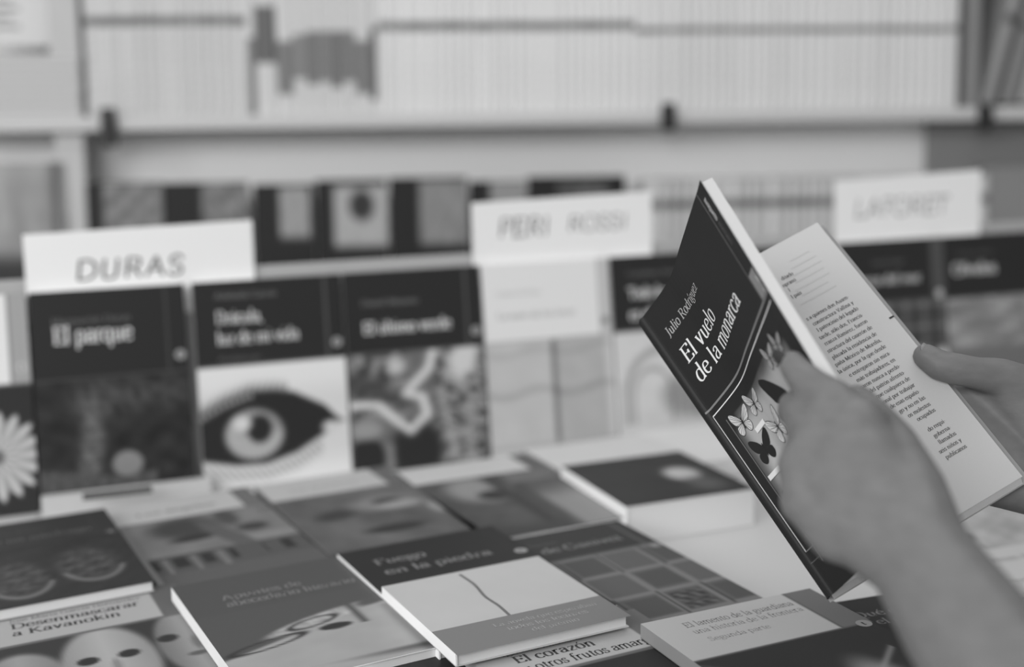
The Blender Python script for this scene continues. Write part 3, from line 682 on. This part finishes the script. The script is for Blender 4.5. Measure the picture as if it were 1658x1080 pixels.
for k in range(n):
    m = MB(); jx = random.uniform(-.004, .004); m.box((0, 0, 0), (xb-xa, .15, th*.94), g(188 if k % 2 else 180)); m.box((.002, -.0005, th*.25), (xb-xa-.002, 0, th*.7), g(205))
    o = m.build('white_book', MATTE); tag(o, ('topmost' if k == n-1 else 'bottom' if k == 0 else 'middle') + ' thick white book lying in the stack at the left end of shelf', 'book', 'white books in the flat stack' if 0 < k < n-1 else None)
    o.matrix_world = WM @ Matrix.Translation((xa+jx, -.015, zs+k*th))
def f_left(U, V):
    o = 150+24*fld(U, V, 2, 120); o = lerp(o, 60, sst(V, .45, .6)*(U < .7)); return lerp(o, 90, np.exp(-((U-.92)/.05)**2))
facing(-60, 100, 262, f_left, 'grey pictured book facing out at the far left of lower shelf')

# ------------------------------------------------------------------ the held book
HO = np.array([.0893, .8618, .2461]); HU = np.array([.881, .2125, .4227]); HV = np.array([.4668, -.5359, -.7035])
HU /= np.linalg.norm(HU); HV -= HU*HU.dot(HV); HV /= np.linalg.norm(HV); HN = np.cross(HV, HU)
if HN.dot(CAM-HO) < 0: HN = -HN
HL, HW = .225, .150
_pp = np.array(catmull([(0, 0), (.006, .0055), (.0235, .0375), (.0305, .0763), (.036, .1088), (.0405, .135), (.0421, .1483)], 8))
_pd = np.r_[0, np.cumsum(np.hypot(*np.diff(_pp, axis=0).T))]; HWc = _pd[-1]
TWIST = R(9)
def prof(s, t):
    a = np.interp(s, _pd, _pp[:, 0]); b = np.interp(s, _pd, _pp[:, 1]); D = TWIST*(max(t, 0)/HL)
    c, q = math.cos(D), math.sin(D)
    return np.array([a*c-b*q, a*q+b*c])
def prof_n(s, t):
    """unit normal of the profile, pointing to the outside of the cover"""
    d = prof(min(s+.002, HWc), t)-prof(max(s-.002, 0), t); d /= np.linalg.norm(d); return np.array([-d[1], d[0]])
def hpt(s, t, off=0.0):
    p = prof(s, t)+prof_n(s, t)*off; return HO+HU*p[0]+HN*p[1]+HV*t
hb = thing('held_book', 'open black paperback with butterflies on its cover, held up by two hands', 'book', tuple(HO))
hb_off = HO
def loc(p): return tuple(np.array(p)-HO)
def grid_surface(mb, fa, fb, ns, nt_, cols=None, colb=.66):
    """closed slab between two surfaces fa(s,t), fb(s,t), s,t in 0..1"""
    S_ = np.linspace(0, 1, ns+1); T_ = np.linspace(0, 1, nt_+1); n1 = ns+1
    va = [loc(fa(s, t)) for t in T_ for s in S_]; vb = [loc(fb(s, t)) for t in T_ for s in S_]; N = len(va)
    U, V = np.meshgrid(S_, T_)
    ca = cols(U, V).ravel() if cols else np.full(N, colb)
    fs = [(j*n1+i, (j+1)*n1+i, (j+1)*n1+i+1, j*n1+i+1) for j in range(nt_) for i in range(ns)]
    fs += [(N+j*n1+i, N+j*n1+i+1, N+(j+1)*n1+i+1, N+(j+1)*n1+i) for j in range(nt_) for i in range(ns)]
    rimi = [i for i in range(n1)]+[j*n1+ns for j in range(1, nt_+1)]+[nt_*n1+i for i in range(ns-1, -1, -1)]+[j*n1 for j in range(nt_-1, 0, -1)]
    o = N*2; k = len(rimi)
    mb.add(va+vb, fs, np.r_[ca, np.full(N, colb)])
    rv = [va[i] for i in rimi]+[vb[i] for i in rimi]
    mb.add(rv, [(i, (i+1) % k, k+(i+1) % k, k+i) for i in range(k)], colb)
TB = .083
def held_art(U, V):
    s = U*HWc; t = V*HL; o = 47+0*U
    pic = (s > .0135)*(s < .139)*(t > .098)*(t < .205)
    d = 176+12*fld(U, V, 3, 200)-95*np.exp(-((s-.0135)/.008)**2)-95*np.exp(-((t-.098)/.008)**2)-85*np.exp(-((s-.139)/.012)**2)
    o = np.where(pic > 0, np.clip(d, 48, 255), o); return g(o)
FT = .0085        # thickness of the turned front pages
cv = MB()
grid_surface(cv, lambda s, t: hpt(s*HWc, t*HL, .0), lambda s, t: hpt(s*HWc, t*HL, -.0003), 110, 150, held_art, g(52))
dk = [.00012]
hm = lambda s, t: loc(hpt(s, t, dk[0]))
WT = g(232)
text(cv, 'Julio Rodríguez', .0125, 0.0265, .0104, hm, g(186), width=.060, thick=8.0, thin=3, step=8)
text(cv, 'El vuelo', .0125, .0500, .0180, hm, WT, width=.0585, thick=9.6, thin=3.4, step=6)
text(cv, 'de la monarca', .0125, .0662, .0180, hm, WT, width=.1035, thick=9.6, thin=3.4, step=6)
ln = lambda pts, wd, gr: ribbon(cv, pts, lambda t: wd, hm, g(gr), step=.002)
ln([(0, .0835), (HWc, .0835)], .0014, 128)
ln([(.0040, .0885), (HWc-.004, .0885)], .0008, 225)
ln([(.0040, .0885), (.0040, .1950)], .0007, 190); ln([(.0040, .1950), (HWc-.004, .1950)], .0006, 120)
ln([(.0125, .0970), (.0125, .206)], .0009, 105)
ln([(.1430, 0), (.1430, TB)], .0009, 105)
ln([(.002, .2025), (.150, .2025)], .0006, 90)
# publisher's strip: small vertical wordmark and round mark, drawn as light print
def vertical(s_, x0, y0, em, wd, gr):
    text(cv, s_, 0, 0, em, lambda X, Y: hm(x0-Y, y0+X), g(gr), width=wd, thick=13, thin=6)
vertical('tusquets', .1475, .0085, .0062, .0165, 200); vertical('EDITORES', .1475, .0270, .0048, .0170, 96)
dk[0] = .00016
cv.add([hm(.1440, .0655), hm(.1560, .0655), hm(.1560, .0825), hm(.1440, .0825)], [(0, 3, 2, 1)], g(135)); dk[0] = .00022
ribbon(cv, catmull([(.1475, .0785), (.1465, .0735), (.1495, .0695), (.1535, .0715), (.1530, .0755), (.1500, .0765), (.1505, .0800), (.1540, .0805)], 5), lambda t: .0011, hm, g(215))
# butterflies and their labels
def BT(cx, cy, sc, rot, fill, edge, line=True, half=False):
    r = R(rot); co, si = math.cos(r), math.sin(r)
    def tr(x, y): return (cx+(x*co-y*si)*sc, cy+(x*si+y*co)*sc)
    for sg in ((-1, 1) if not half else (-1,)):
        up_ = catmull([(0, -1.5), (sg*4, -6.5), (sg*9, -10), (sg*11.5, -9.5), (sg*11, -5), (sg*8, -.5), (sg*4, .8), (0, .8)], 4)
        lo_ = catmull([(0, 0), (sg*4, .4), (sg*8, 1.5), (sg*8.5, 5.5), (sg*5.5, 8.5), (sg*2.5, 7), (sg*.8, 3.5), (0, 1)], 4)
        for q in (up_, lo_):
            pts = [tr(*p) for p in q]
            dk[0] += .000004; poly(cv, pts, hm, g(fill)); dk[0] += .000004
            ribbon(cv, pts+[pts[0]], lambda t: .0006*sc/.001*.85, hm, g(edge))
            if line:
                for k in (6, 10, 13, 16, 20, 24):
                    if k < len(q): ribbon(cv, [tr(0, 0), tr(q[k][0]*.95, q[k][1]*.95)], lambda t: .00028*sc/.001*1.0, hm, g(edge))
    dk[0] += .00001; poly(cv, [tr(*p) for p in ell(0, .5, .8, 5, n=10)], hm, g(44))
BT(.0245, .1070, .00092, 8, 196, 62)
BT(.0460, .1055, .00085, 12, 190, 66)
BT(.0278, .1300, .00100, 4, 46, 50, line=False)
BT(.0560, .1290, .00105, -6, 208, 58)
dk[0] += .00001
poly(cv, catmull([(.0725, .1015), (.0810, .1055), (.0930, .1155), (.1010, .1240), (.0995, .1275), (.0900, .1255), (.0790, .1225), (.0745, .1160), (.0695, .1060), (.0700, .1025), (.0725, .1015)], 4), hm, g(46))
BT(.0905, .1330, .00080, 20, 150, 60)
BT(.1080, .1040, .00080, 15, 160, 80); BT(.128, .1050, .0007, 25, 150, 80)
BT(.0600, .1600, .0010, 12, 200, 62); BT(.030, .1660, .0010, -8, 60, 50, line=False)
for (x_, y_, wd_) in ((.0310, .1165, .0135), (.0150, .1440, .0150)):
    dk[0] += .00001; cv.add([hm(x_, y_), hm(x_+wd_, y_), hm(x_+wd_, y_+.0034), hm(x_, y_+.0034)], [(0, 3, 2, 1)], g(224)); dk[0] += .00001
    ribbon(cv, [(x_+.002, y_+.0018), (x_+wd_-.003, y_+.0018)], lambda t: .0007, hm, g(150))
cv.build('cover', mat('held_cover', rough=.45, attr=True, noise=.0, nscale=300, spec=.15), hb, smooth=False)
# front pages following the bent cover
fp = MB(); FP = .0080
def fpa(s, t): return hpt(.001+s*(HWc-.0022), .0012+t*(HL-.0024), -.0004)
def fpb(s, t):
    return hpt(.001+s*(HWc-.0022), .0012+t*(HL-.0024), -.0004-FP*min(1, .15+s*3))
grid_surface(fp, fpa, fpb, 40, 30, None, .66); fp.build('front_page_block', mat('held_page_edges', .60, .85, noise=.08, nscale=900, spec=.1), hb)
# the right hand page and pages below it, flat in the plane
PG = g(190)
def pg(s, t, off=0): return HO+HU*(s*HW)+HN*off+HV*(.0012+t*(HL-.0024))
bp_ = MB(); PT = .0075
grid_surface(bp_, lambda s, t: pg(.01+s*.985, t, .0), lambda s, t: pg(.01+s*.985+.012, t*1.013, -PT), 6, 6, None, .62); bp_.build('back_page_block', PAGES, hb)
tp = MB()
def page_curve(s, t): return pg(s, t, .0008+.0020*math.sin(min(1, s*1.0)*math.pi)+.0012*max(0, s-.8)*5*(1-abs(t-.5)))
grid_surface(tp, lambda s, t: page_curve(.02+s*.98, t), lambda s, t: page_curve(.02+s*.98, t)-HN*.0003, 40, 40, lambda U, V: np.full(U.shape, PG), PG)
pm = lambda x_, y_: loc(page_curve(x_/HW, (y_-.0012)/(HL-.0024))+HN*.00015)
INK = g(58); XR = .1320
lines = [(27.6, 'ditado', 110.8), (32.6, 'oprano.', 110.4), (37.6, 'l', 101.4), (43.2, 'l país', 107.0), (49.0, '.', 96.3),
 (62.6, 's a quienes don Ausen-', 133), (68.0, 'constructora Vallina y', 133), (73.3, 'l patrocinio del legado', 133), (79.0, 'tarde, sólo dos, Francis-', 133),
 (84.4, 'rranza Ramírez, fueron', 132.7), (90.0, 'structura del caserón de', 132.4), (95.5, 'plazada la residencia de', 132), (100.9, 'paña-México de Morelia,', 131.8),
 (106.3, 'la única, por la que desde', 131.6), (111.9, 'e entregaron sin mira-', 131.3), (117.5, 'más trabajadores, en', 131), (122.9, 'saron nunca a perdo-', 131), (128.3, 's del patrón afrento-', 130.8),
 (133.6, 'que cualquiera de', 130.8), (139.0, 'tional por trabajar', 130.8), (144.3, 'de esas españo-', 130.8), (149.8, 'go y no en las', 131), (155.2, 'os molestos', 131), (160.2, 'ocupados', 131.2),
 (169.6, 'do requi-', 132), (175.0, 'goberna-', 132.2), (180.1, 'llamados', 132.4), (185.5, 'seis niños y', 132.4), (190.6, 'publicanos', 132.6)]
for y_, s_, x_ in lines:
    n_ = sum(24 if c == ' ' else GL[ACC.get(c, c)][0] for c in s_)
    text(tp, s_, x_/1000, y_/1000, .0042, pm, INK, width=n_*.0000400, align='r', thick=10.5, thin=4.2, n=3, step=40)
for k, (a, b) in enumerate(((115, 131), (112, 133), (104, 134), (108, 132), (104, 133), (106, 128), (101, 131))):
    ribbon(tp, [(a/1000, (17.5+k*5.4)/1000), (b/1000, (17.5+k*5.4)/1000)], lambda t: .0011, pm, g(184), step=.004)
tp.build('open_page', MATTE, hb)
# the small mark printed on the fore-edge, and the back cover behind
bc = MB(); grid_surface(bc, lambda s, t: pg(s*1.045-.0, t*1.020-.004, -PT-.0002), lambda s, t: pg(s*1.045, t*1.020-.004, -PT-.0006), 4, 4, None, g(150)); bc.build('back_cover', MATTE, hb)
mk = MB(); c0 = page_curve(1.0, .395)+HN*.0002; 
mk.add([loc(c0-HU*.0035), loc(c0+HU*.0003), loc(c0+HU*.0003+HV*.0014), loc(c0-HU*.0035+HV*.0014)], [(0, 3, 2, 1)], g(60)); mk.build('edge_mark', MATTE, hb)
sp = MB(); grid_surface(sp, lambda s, t: HO+HU*(-.0004)+HN*(.0005-s*(PT+.0012))+HV*(t*HL), lambda s, t: HO+HU*(.0004)+HN*(.0005-s*(PT+.0012))+HV*(t*HL), 3, 12, None, g(50)); sp.build('spine', MATTE, hb)

# ------------------------------------------------------------------ the person's two hands
def ico(c, r, sub=2):
    bm = bmesh.new(); bmesh.ops.create_icosphere(bm, subdivisions=sub, radius=r); vs = [tuple(np.array(v.co)+c) for v in bm.verts]
    fs = [tuple(v.index for v in f.verts) for f in bm.faces]; bm.free(); return vs, fs
def chain(m, pts):
    """pts: (px, py, depth, radius m) joined by tapered overlapping balls"""
    q = [(P(a, b, c), r) for a, b, c, r in pts]
    for (p0, r0), (p1, r1) in zip(q[:-1], q[1:]):
        L = np.linalg.norm(p1-p0); n_ = max(2, int(L/(min(r0, r1)*.28)))
        for k in range(n_+1):
            t_ = k/n_; vs, fs = ico(p0+(p1-p0)*t_, r0+(r1-r0)*t_); m.add(vs, fs, .5)
hm_ = MB()
# near (left) hand: forearm, palm seen from its back, index finger on the cover
chain(hm_, [(1740, 1270, .50, .0345), (1650, 1130, .525, .0330), (1564, 1012, .553, .0300), (1492, 905, .585, .0262)])
chain(hm_, [(1492, 905, .585, .0262), (1430, 830, .612, .0245), (1400, 760, .628, .0235)])
chain(hm_, [(1470, 890, .590, .0250), (1385, 845, .615, .0215), (1345, 800, .628, .0190)])
chain(hm_, [(1470, 860, .60, .0240), (1410, 740, .632, .0190), (1350, 655, .655, .0140)])          # index metacarpal
chain(hm_, [(1440, 850, .60, .0220), (1370, 760, .630, .0180), (1322, 702, .648, .0135)])          # middle
chain(hm_, [(1440, 860, .60, .0220), (1350, 790, .625, .0175), (1298, 757, .640, .0133)])          # ring
chain(hm_, [(1440, 880, .595, .0220), (1360, 840, .615, .0180), (1302, 812, .630, .0132)])         # little
chain(hm_, [(1350, 655, .655, .0140), (1316, 628, .672, .0110), (1290, 600, .684, .0088), (1282, 588, .688, .0082)])  # index finger
for (a, s_, t_) in (((1322, 702, .648, .0135), .110, .140), ((1298, 757, .640, .0133), .108, .158), ((1302, 812, .630, .0132), .112, .176)):
    def topx(Q):
        q = np.array(Q)-CAM; d = q@FW; return (PX+F*(q@RT)/d, PY-F*(q@UP)/d, d)
    tip = topx(hpt(s_, t_, .009)); mid = topx(hpt(s_+.030, t_+.006, .016))
    chain(hm_, [a, (a[0]*.5+mid[0]*.5-4, a[1]*.5+mid[1]*.5, a[2]*.5+mid[2]*.5, .0112), (mid[0], mid[1], mid[2], .0098), (tip[0], tip[1], tip[2], .0078)])
chain(hm_, [(1490, 880, .59, .0230), (1476, 795, .612, .0180), (1445, 722, .640, .0142), (1414, 676, .662, .0112), (1388, 646, .680, .0090)])   # thumb over the inner side
chain(hm_, [(1350, 668, .652, .0145), (1328, 715, .643, .0150), (1308, 770, .634, .0152), (1316, 815, .626, .0150), (1360, 860, .612, .0170)])
chain(hm_, [(1390, 690, .640, .0165), (1366, 740, .632, .0185), (1352, 790, .624, .0190), (1400, 830, .61, .0210)])
# far (right) hand: thumb on the page edge, palm and fingers behind the book
def behind(px, py, r, extra=.0105):
    """depth of a ball of radius r just touching the back of the held book"""
    t_ = np.linalg.solve(np.array([ray(px, py), -HU, -HV]).T, HO-CAM)[0]; return (px, py, t_+extra+r, r)
chain(hm_, [(1499, 577, .832, .0094), (1522, 592, .828, .0109), (1550, 598, .826, .0115), (1580, 604, .827, .0115), (1622, 612, .832, .0140), (1668, 640, .838, .0200)])
chain(hm_, [(1668, 640, .838, .0200), (1720, 700, .845, .0280), (1800, 780, .85, .0320), (1930, 850, .85, .0300), (2150, 900, .83, .034)])
chain(hm_, [(1578, 634, .846, .0125), (1625, 698, .842, .0190), (1672, 765, .836, .0220), (1760, 790, .842, .0280)])
chain(hm_, [(1622, 622, .836, .0150), (1685, 705, .842, .0290), (1740, 780, .845, .0310)])
chain(hm_, [behind(1556, 648, .0120), behind(1600, 705, .0150), behind(1650, 765, .0160)])
for k, (xx, yy) in enumerate(((1500, 640), (1505, 692), (1520, 744), (1548, 793))):
    chain(hm_, [behind(1690, 715+29*k, .0165, .014), behind(1620, yy+6, .0105, .016), behind(xx+40, yy, .0098), behind(xx, yy-2, .0080, .0098)])
o = hm_.build('person', SKIN)
md = o.modifiers.new('r', 'REMESH'); md.mode = 'VOXEL'; md.voxel_size = .0016; md.use_smooth_shade = True
md = o.modifiers.new('s', 'SMOOTH'); md.factor = .6; md.iterations = 22
dg = bpy.context.evaluated_depsgraph_get(); me = bpy.data.meshes.new_from_object(o.evaluated_get(dg)); o.modifiers.clear()
o.data = me; me.name = 'person'
if not me.materials: me.materials.append(SKIN)
me.polygons.foreach_set('use_smooth', [True]*len(me.polygons))
tag(o, 'person with bare forearms whose two hands hold the open black book', 'person')
person = o
def nail(c, ax, nrm, ln_, wd, m_, name='fingernail', label=None):
    """small curved plate; c centre, ax towards the tip, nrm outwards"""
    ax = ax/np.linalg.norm(ax); nrm = nrm-ax*ax.dot(nrm); nrm /= np.linalg.norm(nrm); sd = np.cross(ax, nrm); m = MB()
    top = []; n1, n2 = 8, 8
    for j in range(n2+1):
        v_ = -1+2*j/n2
        for i in range(n1+1):
            u_ = -1+2*i/n1; k = math.sqrt(max(0, 1-(abs(v_)**4)*.7)) if v_ > 0 else math.sqrt(max(0, 1-(abs(v_)**3)*.5))
            top.append(c+ax*(v_*ln_/2)+sd*(u_*wd/2*k)-nrm*(abs(u_*k)**2*wd*.22)-nrm*(max(0, v_)**2*.0004))
    N = len(top); bot = [p-nrm*.0006 for p in top]; n = n1+1
    fs = [(j*n+i, j*n+i+1, (j+1)*n+i+1, (j+1)*n+i) for j in range(n2) for i in range(n1)]
    fs += [tuple(N+q for q in reversed(f)) for f in fs]
    rim = list(range(n))+[j*n+n1 for j in range(1, n2+1)]+[n2*n+i for i in range(n1-1, -1, -1)]+[j*n for j in range(n2-1, 0, -1)]
    fs += [(rim[i], N+rim[i], N+rim[(i+1) % len(rim)], rim[(i+1) % len(rim)]) for i in range(len(rim))]
    m.add(top+bot, fs, .3); q = m.build(name, m_, person, smooth=True)
    if label: q['label'] = label
tipc = P(1282, 588, .688); ax = P(1282, 588, .688)-P(1300, 606, .681); nr = P(1262, 598, .676)-tipc
nail(tipc+(nr/np.linalg.norm(nr))*.0076+ax/np.linalg.norm(ax)*.0055, ax, nr, .0150, .0080, NAIL, label='dark fingernail of the near hand')
t0 = P(1499, 577, .832); ax = t0-P(1522, 592, .828); nr = -RT*.0+UP*.9-FW*.35
nail(t0+nr/np.linalg.norm(nr)*.0080-ax/np.linalg.norm(ax)*.003, ax, nr, .0125, .0115, NAIL2, label='bare thumbnail of the far hand')
